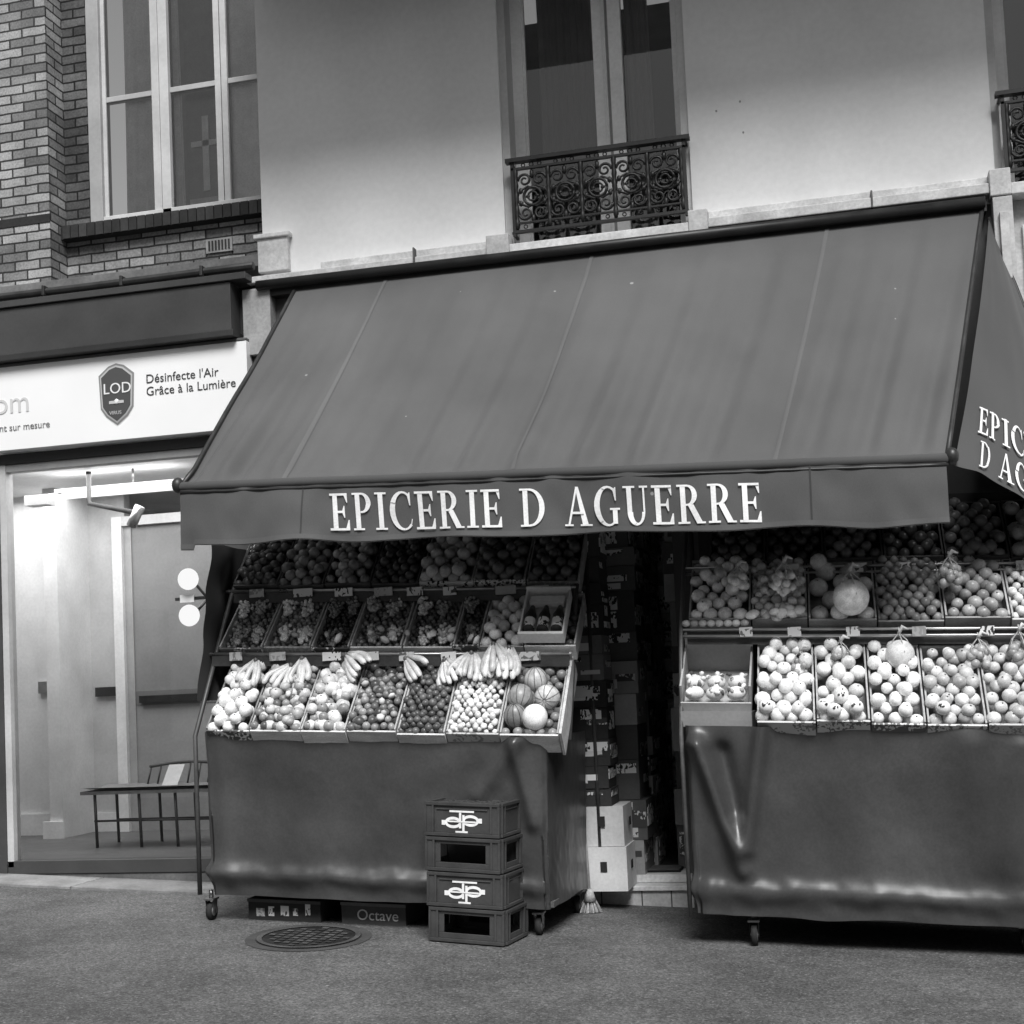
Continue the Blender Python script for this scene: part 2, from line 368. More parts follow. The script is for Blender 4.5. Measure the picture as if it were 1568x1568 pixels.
b.box(-5.69,-4.02,-.045,.03,2.965,3.018,.35)
b.box(-9,-3.72,-.04,.06,-.1,.153,.12,'stone')
x=-9.0
while x<-3.8:
    b.box(x,x+.99,-.46,-.045,g(x)-.1,g(x)+.016,U(.20,.26),'stone',.048); x+=1.0
b.obj('storefront_frame',bb,.003)
b=MB(); pane(b,-5.69,-4.02,.245,2.965,-.005,'glass'); b.obj('storefront_glass',bb)
b=MB()
b.box(-8.2,-3.9,.06,3.4,.10,.22,.12)
b.box(-8.2,-3.9,.06,3.4,3.12,3.2,.8)
b.box(-8.2,-3.9,3.4,3.5,.1,3.2,.75)
b.box(-4.0,-3.9,.06,3.4,.22,3.12,.7)
b.box(-8.3,-8.2,.06,3.4,.22,3.12,.7)
b.box(-7.6,-6.45,1.9,2.0,.22,3.12,.78); b.box(-6.45,-6.33,1.6,3.3,.22,3.12,.72)
b.box(-7.6,-6.45,1.87,1.897,.22,.40,.85); b.box(-6.5,-6.32,1.57,1.6,.22,.36,.85)
b.box(-6.33,-5.98,2.1,2.2,.22,3.12,.55)
b.box(-6.33,-6.05,2.07,2.1,.22,.38,.8)
b.box(-6.06,-5.97,2.02,2.12,.22,2.90,.80); b.box(-5.97,-4.8,2.02,2.12,2.82,2.90,.6)
b.box(-5.97,-5.9,2.06,2.1,.22,2.82,.4); b.box(-5.9,-4.9,2.07,2.1,.22,.5,.30); b.box(-5.9,-4.9,2.07,2.1,1.28,1.40,.18); b.box(-5.9,-4.9,2.075,2.1,.5,1.28,.32); b.box(-5.9,-4.9,2.075,2.1,1.40,2.82,.26)
b.box(-5.85,-5.3,2.03,2.07,1.30,1.36,.02,'iron'); b.box(-6.28,-6.08,2.06,2.1,1.37,1.45,.03,'iron')
b.box(-6.7,-6.6,1.86,1.9,1.42,1.52,.5,'metal')
b.box(-7.05,-7.03,1.82,1.86,1.1,1.6,.2,'iron')
b.obj('shop_interior',bb)
b=MB()
b.box(-5.9,-4.7,1.0,1.08,2.93,2.97,1,'tube'); b.box(-5.95,-4.65,.98,1.10,2.97,3.0,.7,'paint')
b.tube([(-5.3,1.04,3.0),(-5.3,1.04,3.12)],.01,.2,'metal')
b.box(-6.1,-5.9,.8,.92,2.86,2.94,.5,'paint'); b.box(-6.55,-6.4,.8,.9,2.80,2.88,.1,'iron')
b.tube([(-5.6,.9,3.1),(-5.6,.9,2.85),(-5.2,.9,2.75)],.02,.08,'iron',8); b.tube([(-5.25,.9,2.65),(-5.17,.9,2.80)],.04,.5,'metal',10)
b.obj('ceiling_lamp',None)
b=MB()
def seat(u,v):
    x=-5.72+1.15*u; y=.85+.42*v; return (x,y,.66+.012*math.cos(v*6.28))
b.grid(seat,16,6,.2,'wood'); b.box(-5.72,-4.57,.86,1.26,.62,.645,.22,'wood')
for x in (-5.62,-5.25,-4.95,-4.65):
    for y in (.9,1.22): b.tube([(x,y,.62),(x+(.03 if y<1 else 0),y+(.02 if y>1 else -.03),.22)],.013,.03,'iron',6)
b.tube([(-5.62,.89,.42),(-4.65,.89,.42)],.009,.03,'iron'); b.tube([(-5.62,1.22,.40),(-4.65,1.22,.40)],.009,.03,'iron')
for i in range(9):
    x=-5.35+i*.085; b.tube([(x,1.22,.66),(x+.01,1.27,.80+.03*math.sin(i*.4))],.008,.05,'iron',5)
b.tube([(-5.35+.085*i,1.27,.80+.03*math.sin(i*.4)) for i in range(9)],.014,.1,'wood',6)
b.add([(-5.1,.98,.67),(-4.97,.98,.67),(-4.95,1.07,.82),(-5.08,1.07,.82)],[(0,1,2,3)],.7,'paint')
b.obj('wooden_bench')
sg=empty('shop_sign')
b=MB(); b.box(-9,-3.78,-.15,-.002,3.10,3.69,.88,'sign'); b.box(-9,-3.78,-.155,-.0,3.692,3.71,.1,'paint'); b.obj('sign_panel',sg,.003)
b=MB()
def shield(cx,cz,w,h,y,t):
    p=[(-.5,.32),(-.22,.46),(0,.5),(.22,.46),(.5,.32),(.46,-.22),(.3,-.36),(0,-.5),(-.3,-.36),(-.46,-.22)]
    v=[(cx+a*w,y,cz+c*h) for a,c in p]; b.add(v,[tuple(range(10))],t,'sign')
shield(-4.745,3.415,.27,.43,-.153,.25); shield(-4.745,3.415,.245,.40,-.156,.5); shield(-4.745,3.415,.225,.375,-.159,.08)
b.box(-4.80,-4.69,-.162,-.160,3.35,3.37,.5); b.ball((-4.745,-.16,3.362),(.022,.003,.022),.75,'paint',1)
b.obj('sign_logo',sg)
text('LOD',.105,(-4.845,-.162,3.42),sg,'sign_logo_text',.8)
text('VIRUS',.035,(-4.80,-.162,3.275),sg,'sign_logo_small_text',.5)
text("Désinfecte l'Air\nGrâce à la Lumière",.086,(-4.525,-.153,3.47),sg,'sign_text',.05)
text("com",.22,(-5.80,-.153,3.36),sg,'sign_domain_text',.6)
text("nt sur mesure",.07,(-5.66,-.153,3.235),sg,'sign_tagline_text',.2)
b=MB()
for z in (2.10,1.86): b.ball((-4.18,-.30,z),(.072,.05,.072),1,'globe',3); b.tube([(-4.18,-.25,z),(-4.14,-.10,1.98),(-4.05,-.06,1.98)],.010,.03,'iron')
b.box(-4.30,-4.08,-.26,-.23,1.965,1.985,.02,'iron'); b.box(-4.12,-4.05,-.10,-.06,1.85,2.15,.03,'iron')
b.box(-4.26,-4.16,-.268,-.262,1.95,2.0,.7,'paint')
b.obj('wall_lamp')

# ---------------------------------------------------------------- awning
aw=empty('shop_awning'); AT=.10
TL=Vector((-3.44,-.10,4.0));TR=Vector((.93,-.10,3.985));FL=Vector((-3.54,-1.60,2.51));FRr=Vector((.54,-1.50,2.345))
def nz(x,y=0,z=0): return noise.noise(Vector((x,y,z)))
def cloth(u,v):
    P=TL.lerp(TR,u).lerp(FL.lerp(FRr,u),v)
    nrm=Vector((0,-.74,.67))
    A=.004+.022*v**1.5*max(0,.55+1.2*nz(u*4,v*.5,3))
    q=u+.02*v
    d=A*(math.sin(q*2*math.pi*27+3.5*nz(u*5,.3))*.6+math.sin(q*2*math.pi*15+5*nz(u*4,1.7)))
    d+=.018*nz(u*6,v*2.2,9)+.004*nz(u*30,v*6,2)
    d-=.03*math.sin(math.pi*v)
    for su in (.147,.462,.795):
        d+=.004*math.exp(-((u-su)/.0016)**2)
    d*=min(1,v*10)*.999+.001
    d*=min(1,(1-v)*14+.25)
    return P+nrm*d
b=MB(); b.grid(cloth,420,70,AT,'fabric')
b.obj('canopy',aw)
b=MB()
for su in (.147,.462,.795):
    def sf(u,v,su=su): return cloth(su-.0028+.0056*u,v)+Vector((0,-.003,.003))
    b.grid(sf,2,60,AT*1.2,'fabric')
for e in (0,1):
    pts=[cloth(e,i/12)+Vector((0,-.004,.0)) for i in range(13)]
    b.tube(pts,.014,.03,'iron',6)
b.tube([TL+Vector((-.26,-.02,.06)),TR+Vector((.02,-.02,.05))],.035,.015,'iron',8)
b.box(-3.74,.96,-.09,-.002,3.99,4.05,.02,'iron')
for x,y2 in ((-3.2,-1.50),(.25,-1.40)):
    b.tube([(x,-.05,2.85),(x+.05,-.9,2.55),(x,y2,2.34)],.018,.03,'iron',6)
def barp(k):
    P=FL.lerp(FRr,k); return P+Vector((0,-.012,-.02+.004*nz(k*9,2)))
b.tube([barp(i/40) for i in range(41)],.027,.07,'fabric',12)
b.tube([barp(i/40)+Vector((0,-.012,-.033)) for i in range(41)],.010,.02,'iron',6)
for P_ in (FL,FRr): b.ball(P_+Vector((-.02 if P_ is FL else .02,-.01,-.01)),(.035,.04,.045),.03,'iron',2)
b.obj('frame',aw)
def val_y(x,z):
    u=(x+3.58)/4.1; dz=(2.47-.045*(x+3.54))-z
    return -1.625+.1*u*1.0+ .02*dz/.33 + (dz/.33)*(.020*math.sin(x*5.2+1)+.012*math.sin(x*13.7)+.018*nz(x*2.2,z*2))+.008*nz(x*9,z*7)-.004
def valf(u,v):
    x0=-3.54+4.07*u; top=FL.z-.03+(FRr.z-FL.z)*u
    x=x0-.03*v*(1-u)
    z=top-.315*v - (.006*math.sin(x*7)+.012*nz(x*3,5))*v - (.03*v if u<.02 else 0)
    return Vector((x,val_y(x,z),z))
b=MB(); b.grid(valf,320,16,AT*1.0,'fabric')
for x in (-2.82,-.13):
    def f(u,v,x=x):
        P=valf((x+3.54)/4.07+.0022*u,v); return P+Vector((0,-.0025,0))
    b.grid(f,1,12,AT*.55,'fabric')
def hem(u,v):
    P=valf(u,.90+.085*v); return P+Vector((0,-.003,0))
b.grid(hem,320,1,AT*1.12,'fabric')
b.obj('valance',aw)
def arc(cx,cy,orx,ory,irx,iry,a0,a1,icx=None,n=12):
    icx=cx if icx is None else icx; q=[]
    for i in range(n):
        A=math.radians(a0+(a1-a0)*i/n); B=math.radians(a0+(a1-a0)*(i+1)/n)
        q.append([(cx+orx*math.cos(A),cy+ory*math.sin(A)),(cx+orx*math.cos(B),cy+ory*math.sin(B)),(icx+irx*math.cos(B),cy+iry*math.sin(B)),(icx+irx*math.cos(A),cy+iry*math.sin(A))])
    return q
def rc(x0,x1,y0,y1): return [(x0,y0),(x1,y0),(x1,y1),(x0,y1)]
def glyph(c):
    if c=='E': return .74,[rc(.11,.28,.0,1),rc(0,.66,.94,1),[(.54,.94),(.66,.94),(.66,.74),(.635,.74)],rc(0,.70,0,.06),[(.56,.06),(.66,.28),(.70,.28),(.70,.06)],rc(.28,.52,.47,.53),[(.44,.5),(.52,.66),(.55,.66),(.55,.34),(.52,.34)]]
    if c in 'PR':
        q=[rc(.11,.28,0,1),rc(0,.4,0,.05),rc(0,.34,.95,1),rc(.28,.36,.95,1),rc(.28,.36,.46,.51)]+arc(.34,.73,.33,.27,.16,.22,-90,90)
        if c=='R': q+=[[(.34,.49),(.54,.49),(.84,.0),(.63,.0)],rc(.62,.92,0,.045)]; return .92,q
        return .72,q
    if c=='I': return .42,[rc(.12,.29,0,1),rc(0,.41,0,.05),rc(0,.41,.95,1)]
    if c in 'CG':
        q=arc(.46,.5,.46,.52,.30,.465,48,312,.49,20)+[[(.71,.64),(.75,.64),(.76,.98),(.72,.98),(.66,.88)]]
        if c=='G': q+=[rc(.62,.78,.04,.43),rc(.53,.87,.40,.45)]; return .90,q
        q+=[[(.70,.08),(.75,.14),(.79,.28),(.76,.28)]]; return .82,q
    if c=='D': return .90,[rc(.11,.28,0,1),rc(0,.36,0,.05),rc(0,.36,.95,1)]+arc(.34,.5,.52,.5,.34,.445,-90,90,n=18)
    if c=='A': return .92,[[(.10,0),(.17,0),(.45,.93),(.41,1.0)],[(.60,0),(.80,0),(.50,1.02),(.40,1.02)],rc(.22,.66,.31,.37),rc(0,.28,0,.045),rc(.52,.92,0,.045)]
    if c=='U': return .86,[rc(.12,.28,.32,1),rc(.66,.72,.32,1),rc(0,.40,.95,1),rc(.55,.83,.95,1)]+arc(.42,.33,.30,.35,.155,.28,180,360,.46,n=12)
    return .42,[]
def lettering(b,s,fn,x0,x1,h,gap=.10):
    tot=sum(glyph(c)[0]+gap for c in s)-gap; k=(x1-x0)/tot; x=x0; i=0
    for c in s:
        w,qs=glyph(c)
        for q in qs:
            i+=1
            b.add([tuple(fn(x+a*k,cy*h,.007+.0004*(i%9))) for a,cy in q],[tuple(range(len(q)))],.88,'white')
        x+=(w+gap)*k
b=MB()
def vm_(x,y,off):
    z=2.185-.050*(x+2.67)+y; return Vector((x,val_y(x,z)-off,z))
lettering(b,"EPICERIE D AGUERRE",vm_,-2.67,-.37,.200)
b.obj('lettering',aw)
T_=Vector((.97,-.08,3.95)); F_=Vector((.57,-1.50,2.34)); R_=Vector((1.55,-.40,1.50))
def flap(u,v):
    E=F_.lerp(R_,u)+Vector((.05*math.sin(math.pi*u),-.03*math.sin(math.pi*u),.07*math.sin(math.pi*u)-.05*math.exp(-(u/.10)**2)))
    P=T_.lerp(E,v)
    return P+Vector((.93,-.35,.1))*(.025*nz(u*5,v*3,4)*v+.012*math.sin(u*26)*v*v+.02*math.sin(math.pi*v))
b=MB(); b.grid(flap,60,60,AT*.75,'fabric')
b.tube([flap(1,i/20) for i in range(21)],.012,.02,'iron',6)
def fm(base):
    def f(x,y,off):
        u=x; v=base-y; return flap(u,v)+Vector((.5,-.85,.2))*off*1.6
    return f
lettering(b,"EPICERIE",fm(.875),.07,.60,.090); lettering(b,"D AGUERRE",fm(.985),.09,.66,.085)
b.obj('side_flap',aw)

# ---------------------------------------------------------------- fruit helpers
def fr_frame(x,yf,hf,yb,hb):
    O=Vector((x,yf,g(x)+hf)); A=Vector((1,0,-.048)).normalized(); B=Vector((0,yb-yf,hb-hf)); L=B.length; B.normalize(); C=A.cross(B).normalized(); return O,A,B,C,L
def rrot(): return Matrix.Rotation(U(0,6.3),4,'X')@Matrix.Rotation(U(0,6.3),4,'Z')
def fill_round(b,fr,w,L,r,t,var=.15,el=(1,1,1),heap=.032,second=.6,base=-.2):
    O,A,B,C=fr; nu=max(1,int((w-.015)/(2*r*.95))); nv=max(1,int(L/(2*r*.86)))
    for layer in range(2):
        for j in range(nv+layer):
            for i in range(nu+(1 if j%2 else 0)):
                if layer and R()>second: continue
                a=(i+.5+(-.5 if j%2 else 0)+(.5 if layer else 0))*(w-.01)/nu; c=(j+.5+(.3 if layer else 0))*L/nv
                if a<r*.7 or a>w-r*.6 or c>L: continue
                a+=U(-.25,.25)*r; c+=U(-.25,.25)*r
                hp=heap*(math.sin(math.pi*min(max(a/w,0),1))*math.sin(math.pi*min(max(c/L,0.05),1)))**.5
                n=base*r+hp+(r*.95 if layer else 0)+U(-.25,.25)*r
                rr=r*U(.84,1.12); tt=t*U(1-var,1+var)
                b.ball(O+A*a+B*c+C*n,(rr*el[0]*U(.94,1.06),rr*el[1],rr*el[2]*U(.9,1.06)),tt,'fruit',2 if r>.02 else 1,rrot())
                if r>.03 and R()<.3:
                    b.ball(O+A*a+B*c+C*(n+rr*.93)+A*U(-.3,.3)*rr,(.005,.005,.004),.05,'fruit',1)
def grapes(b,P,l,t,A,B,C,r=.012,n=56):
    for i in range(n):
        k=i/n; rad=(.045*(1-k)**.6+.008); an=U(0,6.28); q=rad*math.sqrt(R())
        p=P-B*(k*l)+A*(q*math.cos(an))+C*(abs(q*math.sin(an))*1.0+.012)
        b.ball(p,(r*U(.85,1.1),)*3,t*U(.7,1.3),'fruit',1)
    b.tube([P+C*.03,P+B*.03+C*.05],.003,.1,'straw',5)
def bananas(b,P,ang,t=.62,n=5,s=1.0):
    for i in range(n):
        off=(i-(n-1)/2)*.026*s*U(.85,1.15); pts=[];rs=[]; ln=U(.85,1.1); tw=U(-.02,.02)
        for k in range(9):
            q=k/8; a=q*1.5
            dx=off*(.35+1.0*min(1,q*2.2))+tw*q; dz=-.135*s*ln*math.sin(a*.95)*1.05; dy=-.085*s*ln*(1-math.cos(a))+.01*abs(i-(n-1)/2)
            p=Vector((dx,dy-.03*math.sin(q*3.1),dz)); p=Matrix.Rotation(ang,3,'Y')@p; pts.append(P+p)
            rs.append(s*(.006 if k==0 else .011 if k==1 else .0165 if k<7 else .012 if k==7 else .004))
        b.tube(pts,rs,t*U(.8,1.15),'fruit',7)
        b.ball(pts[-1],(.006,.006,.006),.06,'fruit',1)
    b.ball(P,(.015,.012,.018),.12,'fruit',1)
def netbag(b,P,r,t,small=0):
    if small:
        for i in range(26):
            v=Vector((U(-1,1),U(-1,1),U(-1,1)))
            if v.length>1: v.normalize()
            b.ball(P+v*r*.75,(small,)*3,t*U(.8,1.2),'fruit',2 if small>.02 else 1)
    else:
        b.ball(P,(r,r*.9,r*1.02),t,'fruit',3)
    for k in range(5):
        a=k*1.256; b.tube([P+Vector((r*.95*math.cos(a),r*.9*math.sin(a),.1*r)),P+Vector((r*.5*math.cos(a),r*.5*math.sin(a),r*1.0)),P+Vector((0,0,r*1.5)),P+Vector((0,0,r*1.9))],.003,.5,'straw',4)
    b.tube([P+Vector((0,0,r*1.45)),P+Vector((.02,0,r*1.9)),P+Vector((.05,0,r*1.7))],[.01,.012,.004],.6,'straw',5)
def tray(b,fr,w,L,d=.085,t=.5,front='wood',ft=None,back=True):
    O,A,B,C=fr; e=.004; ft=t if ft is None else ft
    b.fbox(O,A,B,C,(e,w-e),(-.012,0),(-d,.012),ft,front)
    b.fbox(O,A,B,C,(e,e+.009),(.001,L),(-d,.022),t*.9,'wood'); b.fbox(O,A,B,C,(w-e-.009,w-e),(.001,L),(-d,.022),t*.9,'wood')
    if back: b.fbox(O,A,B,C,(e,w-e),(L,L+.01),(-d,.03),t*.8,'wood')
    b.fbox(O,A,B,C,(e+.01,w-e-.01),(.002,L-.002),(-d,-d+.008),t*.5,'wood')
def row(bc,bf,x0,yf,hf,yb,hb,cells):
    x=x0
    for c in cells:
        w=c[0]; O,A,B,C,L=fr_frame(x,yf+U(-.012,.008),hf+U(-.006,.012),yb,hb+U(-.01,.015)); fr=(O,A,B,C)
        k=c[1]; o=c[3] if len(c)>3 else {}
        tray(bc,fr,w,L,o.get('d',.085),o.get('tt',.45),o.get('front','wood'),o.get('ft'))
        kw=c[2]
        if k=='r': fill_round(bf,fr,w,L,*kw[:3],**(kw[3] if len(kw)>3 else {}))
        if k=='g':
            fill_round(bf,fr,w,L,.018,kw[1]*.45,second=.3,heap=.0,base=-1.4,var=.4)
            for i in range(kw[0]):
                grapes(bf,O+A*(w*.12+w*.76*(i+.5)/kw[0])+B*(.14 if i%2 else L-.06)+C*U(-.015,.01),U(.09,.13),kw[1]*U(.55,1.6),A,B,C)
        if k=='mix':
            fill_round(bf,fr,w,L,kw[0],kw[1],second=.4,var=.25); fill_round(bf,(O+C*.015,A,B,C),w,L*.9,kw[0]*.8,kw[2],var=.5,second=.1)
            for i in range(5): bf.ball(O+A*U(.04,w-.04)+B*U(.04,L*.9)+C*(kw[0]+.035),(U(.018,.032),U(.010,.02),U(.02,.03)),U(.5,.85),'white',1,rrot())
        x+=w
    return x

def skirt(b,path,htop,hbot,t,seed,ridges,bulge=.05,corner=(),ns=260,nv=60):
    P=[Vector((p[0],p[1])) for p in path]; seg=[(P[i+1]-P[i]).length for i in range(len(P)-1)]; tot=sum(seg)
    cum=[0]
    for q in seg: cum.append(cum[-1]+q)
    def base(s):
        for i in range(len(seg)):
            if s<=cum[i+1]+1e-9 or i==len(seg)-1:
                k=(s-cum[i])/seg[i]; p=P[i].lerp(P[i+1],k); d=(P[i+1]-P[i]).normalized(); return p,Vector((d.y,-d.x))
    def f(u,v):
        s=u*tot; eps=.03
        p0,n0=base(max(0,s-eps)); p1,n1=base(min(tot,s+eps)); p=(p0+p1)/2; n=(n0+n1).normalized()
        hh=htop+(hbot-htop)*v
        d=.022*nz(s*1.3+.4*v,v*1.1,seed)*v**.5+.006*nz(s*5,v*4,seed+3)+.002*nz(s*22,v*16,seed)
        edge=min(1,max(0,(cum[2]-s+.02)/.12)) if len(cum)>2 else 1
        d+=bulge*edge*math.exp(-((v-.87-.02*nz(s*1.6,seed))/.055)**2)*(.85+.35*nz(s*1.0,seed+8)) -.03*v
        d+=.006*nz(s*9+3*v,v*12-s*2,seed+30)*math.exp(-((v-.9)/.12)**2)*2*edge
        for c in corner:
            d+=.007*math.sin((s-c)*46+v*5)*math.exp(-((s-c)/.16)**2)*(.25+v)
        for (s0,v0,s1,v1,wd,am) in ridges:
            k=((s-s0)*(s1-s0)+(v-v0)*(v1-v0))/((s1-s0)**2+(v1-v0)**2); kk=min(1,max(0,k))
            dx=(s-(s0+(s1-s0)*kk)); dv=(v-(v0+(v1-v0)*kk))*.9
            d+=am*math.exp(-(dx*dx+dv*dv)/wd**2)*(1-.3*kk)
        hh+=.015*nz(s*3,seed+20)*v
        return (p.x+n.x*d,p.y+n.y*d,g(p.x)+hh)
    b.grid(f,ns,nv,t,'vinyl')
def caster(b,x,y,r=.05):
    z=g(x); 
    b.tube([(x-.014,y,z+r),(x+.014,y,z+r)],r,.03,'rubber',18); b.tube([(x-.016,y,z+r),(x+.016,y,z+r)],r*.55,.3,'metal',14); b.tube([(x-.022,y,z+r),(x+.022,y,z+r)],.009,.4,'metal',8)
    for s in (-1,1):
        b.add([(x+s*.022,y-.02,z+r-.012),(x+s*.022,y+.02,z+r-.012),(x+s*.022,y+.035,z+2*r+.02),(x+s*.022,y-.035,z+2*r+.02)],[(0,1,2,3)],.3,'metal')
    b.box(x-.03,x+.03,y-.04,y+.04,z+2*r+.015,z+2*r+.025,.25,'metal'); b.tube([(x,y,z+2*r+.02),(x,y,z+2*r+.07)],.014,.2,'metal',8)

# ---------------------------------------------------------------- left stand
st=empty('fruit_stand')
bc=MB();bf=MB()
end=row(bc,bf,-3.56,-1.36,1.085,-1.0,1.44,[
 (.27,'r',(.036,.85,.08),{'tt':.25,'front':'print','ft':.08}),
 (.31,'mix',(.033,.60,.22),{'front':'wood','ft':.62}),
 (.27,'mix',(.038,.78,.45),{'ft':.7}),
 (.29,'mix',(.030,.08,.25),{'ft':.6}),
 (.28,'r',(.022,.11,.35),{'ft':.65}),
 (.30,'r',(.020,.80,.2),{'front':'print','ft':.5}),
 (.33,'r',(.03,.25,.3,{'second':.1,'heap':0}),{'ft':.66,'d':.12})])
O,A,B,C,L=fr_frame(end-.33,-1.36,1.085,-1.0,1.44)
for a,c_,r,t in ((.08,.10,.062,.24),(.19,.09,.070,.85),(.09,.24,.070,.28),(.24,.24,.070,.6),(.16,.37,.066,.5)):
    rt=rrot(); bf.ball(O+A*a+B*c_+C*.045,(r,r,r*1.12),t,'fruit',3,rt)
    if t<.65:
        for k in range(10):
            an=k*.628; pts=[]
            for i in range(9):
                ph=-1.5+3.0*i/8; v=Vector((r*1.005*math.cos(ph)*math.cos(an),r*1.005*math.cos(ph)*math.sin(an),r*1.125*math.sin(ph))); pts.append(O+A*a+B*c_+C*.045+(rt.to_3x3()@v))
            bf.tube(pts,.0028,t*.35,'fruit',4)
bc.fbox(O,A,B,C,(.335,.35),(-.03,L+.08),(-.12,.05),.55,'wood'); bc.fbox(O,A,B,C,(0,.35),(L+.02,L+.035),(-.1,.10),.5,'wood')
row(bc,bf,-3.62,-1.02,1.56,-.68,1.86,[
 (.28,'g',(4,.58),{'front':'print','ft':.12}),
 (.30,'g',(4,.72),{'front':'print','ft':.30}),
 (.24,'g',(3,.16),{'front':'print','ft':.06}),
 (.32,'g',(4,.55),{'ft':.6}),
 (.30,'g',(4,.42),{'ft':.6}),
 (.16,'g',(2,.18),{'front':'print','ft':.1}),
 (.26,'r',(.036,.70,.35),{'front':'print','ft':.4}),
 (.30,'r',(.03,.08,.4,{'second':0,'heap':0}),{'ft':.65})])
for i in range(16):
    x=U(-3.4,-2.0); O,A,B,C,L=fr_frame(x,-1.02,1.56,-.68,1.88); bf.ball(O+B*U(.01,.12)+C*.04,(U(.02,.04),U(.012,.02),U(.02,.04)),U(.5,.85),'white',1,rrot())
O,A,B,C,L=fr_frame(-1.78,-1.04,1.60,-.70,1.92)
bc.fbox(O,A,B,C,(0,.26),(-.02,.0),(0,.07),.75,'card'); bc.fbox(O,A,B,C,(0,.01),(0,.36),(0,.07),.75,'card'); bc.fbox(O,A,B,C,(.25,.26),(0,.36),(0,.07),.7,'card'); bc.fbox(O,A,B,C,(0,.26),(.36,.37),(0,.09),.75,'card'); bc.fbox(O,A,B,C,(.01,.25),(0,.36),(.0,.01),.7,'card')
for i in range(3):
    c0=O+A*(.05+.08*i)+B*.03+C*.045; bc.tube([c0,c0+B*.13,c0+B*.16,c0+B*.21],[.033,.033,.024,.012],.02,'plastic',12); bc.tube([c0+B*.02,c0+B*.09],.0336,.75,'print',12,cap=False)
bc.fbox(O,A,B,C,(.03,.23),(.26,.32),(.02,.06),.8,'paint')
row(bc,bf,-3.66,-.72,1.95,-.40,2.26,[
 (.30,'r',(.030,.09,.3),{'tt':.1}),(.30,'r',(.036,.22,.25),{'tt':.1}),(.30,'r',(.034,.30,.5),{'tt':.1}),(.30,'r',(.03,.05,.4),{'tt':.1}),
 (.34,'r',(.038,.45,.2),{'front':'print','ft':.75}),(.32,'r',(.036,.10,.3),{'front':'print','ft':.7}),(.32,'r',(.035,.08,.5),{'front':'print','ft':.3})])
for x,h,a in ((-3.36,1.49,.15),(-3.07,1.50,-.1),(-2.80,1.52,-.9),(-2.44,1.50,-.8),(-2.21,1.49,-.5),(-2.05,1.53,.2),(-1.92,1.58,-.15),(-1.83,1.56,.1),(-3.14,1.46,.4)):
    bananas(bf,Vector((x,-1.10,g(x)+h)),a,.70,n=random.choice((4,5,6)),s=U(.95,1.15))
bc.obj('fruit_crates',st); bf.obj('fruit',st)
b=MB()
for (yy,hh) in ((-1.05,1.545),(-.75,1.935)):
    b.tube([(-3.7,yy,g(-3.7)+hh-.02),(-1.50,yy,g(-1.5)+hh-.02)],.011,.4,'metal',8)
    b.box(-3.66,-1.50,yy-.004,yy+.006,g(-3.66)+hh-.09,g(-3.66)+hh-.03,.05,'iron',.048)
    for i in range(8):
        x=-3.5+i*.25+U(-.05,.05); b.box(x,x+U(.06,.13),yy-.024,yy-.018,g(x)+hh-.06,g(x)+hh-.01,U(.3,.8),'print')
x=-3.66
b.tube([(x,-1.30,g(x)+.15),(x,-1.30,g(x)+1.05),(x,-.75,g(x)+1.9),(x,-.38,g(x)+2.3)],.014,.06,'iron',8); b.tube([(x,-.38,g(x)+.15),(x,-.38,g(x)+2.3)],.014,.06,'iron',8)
x=-1.50
b.tube([(x,-1.15,g(x)+1.05),(x,-.75,g(x)+1.9),(x,-.38,g(x)+2.3)],.014,.06,'iron',8); b.tube([(x,-.38,g(x)+.15),(x,-.38,g(x)+2.3)],.014,.06,'iron',8)
b.box(-3.64,-1.52,-.36,-.34,g(-3.64)+.9,g(-3.64)+2.35,.03,'paint',.048)
b.box(-3.56,-1.60,-1.30,-.42,g(-3.56)+1.02,g(-3.56)+1.06,.10,'wood',.048)
b.box(-3.56,-1.60,-1.28,-.42,g(-3.56)+.16,g(-3.56)+.19,.10,'wood',.048)
for x,y in ((-3.62,-1.24),(-1.70,-1.22),(-1.63,-.50),(-3.55,-.50)): caster(b,x,y)
b.obj('stand_frame',st)
b=MB()
skirt(b,[(-3.60,-.45),(-3.60,-1.33),(-1.60,-1.33),(-1.53,-.5)],1.075,.155,.054,3,[(2.72,.04,2.80,.5,.045,.05),(.98,.03,1.02,.9,.06,.02),(1.2,.35,2.4,.80,.16,-.025),(2.75,.0,2.50,.35,.05,.04),(2.5,.1,2.1,.3,.08,.015)],corner=(.88,),bulge=.045)
b.obj('tarpaulin_skirt',st)
b=MB()
b.grid(lambda u,v:(-3.69+.02*math.sin(u*9)+.02*nz(v*5,u*3),-.95+.62*u-.25*v*(1-u),g(-3.7)+2.20-.95*v),20,20,.02,'fabric')
b.obj('side_cloth',st)

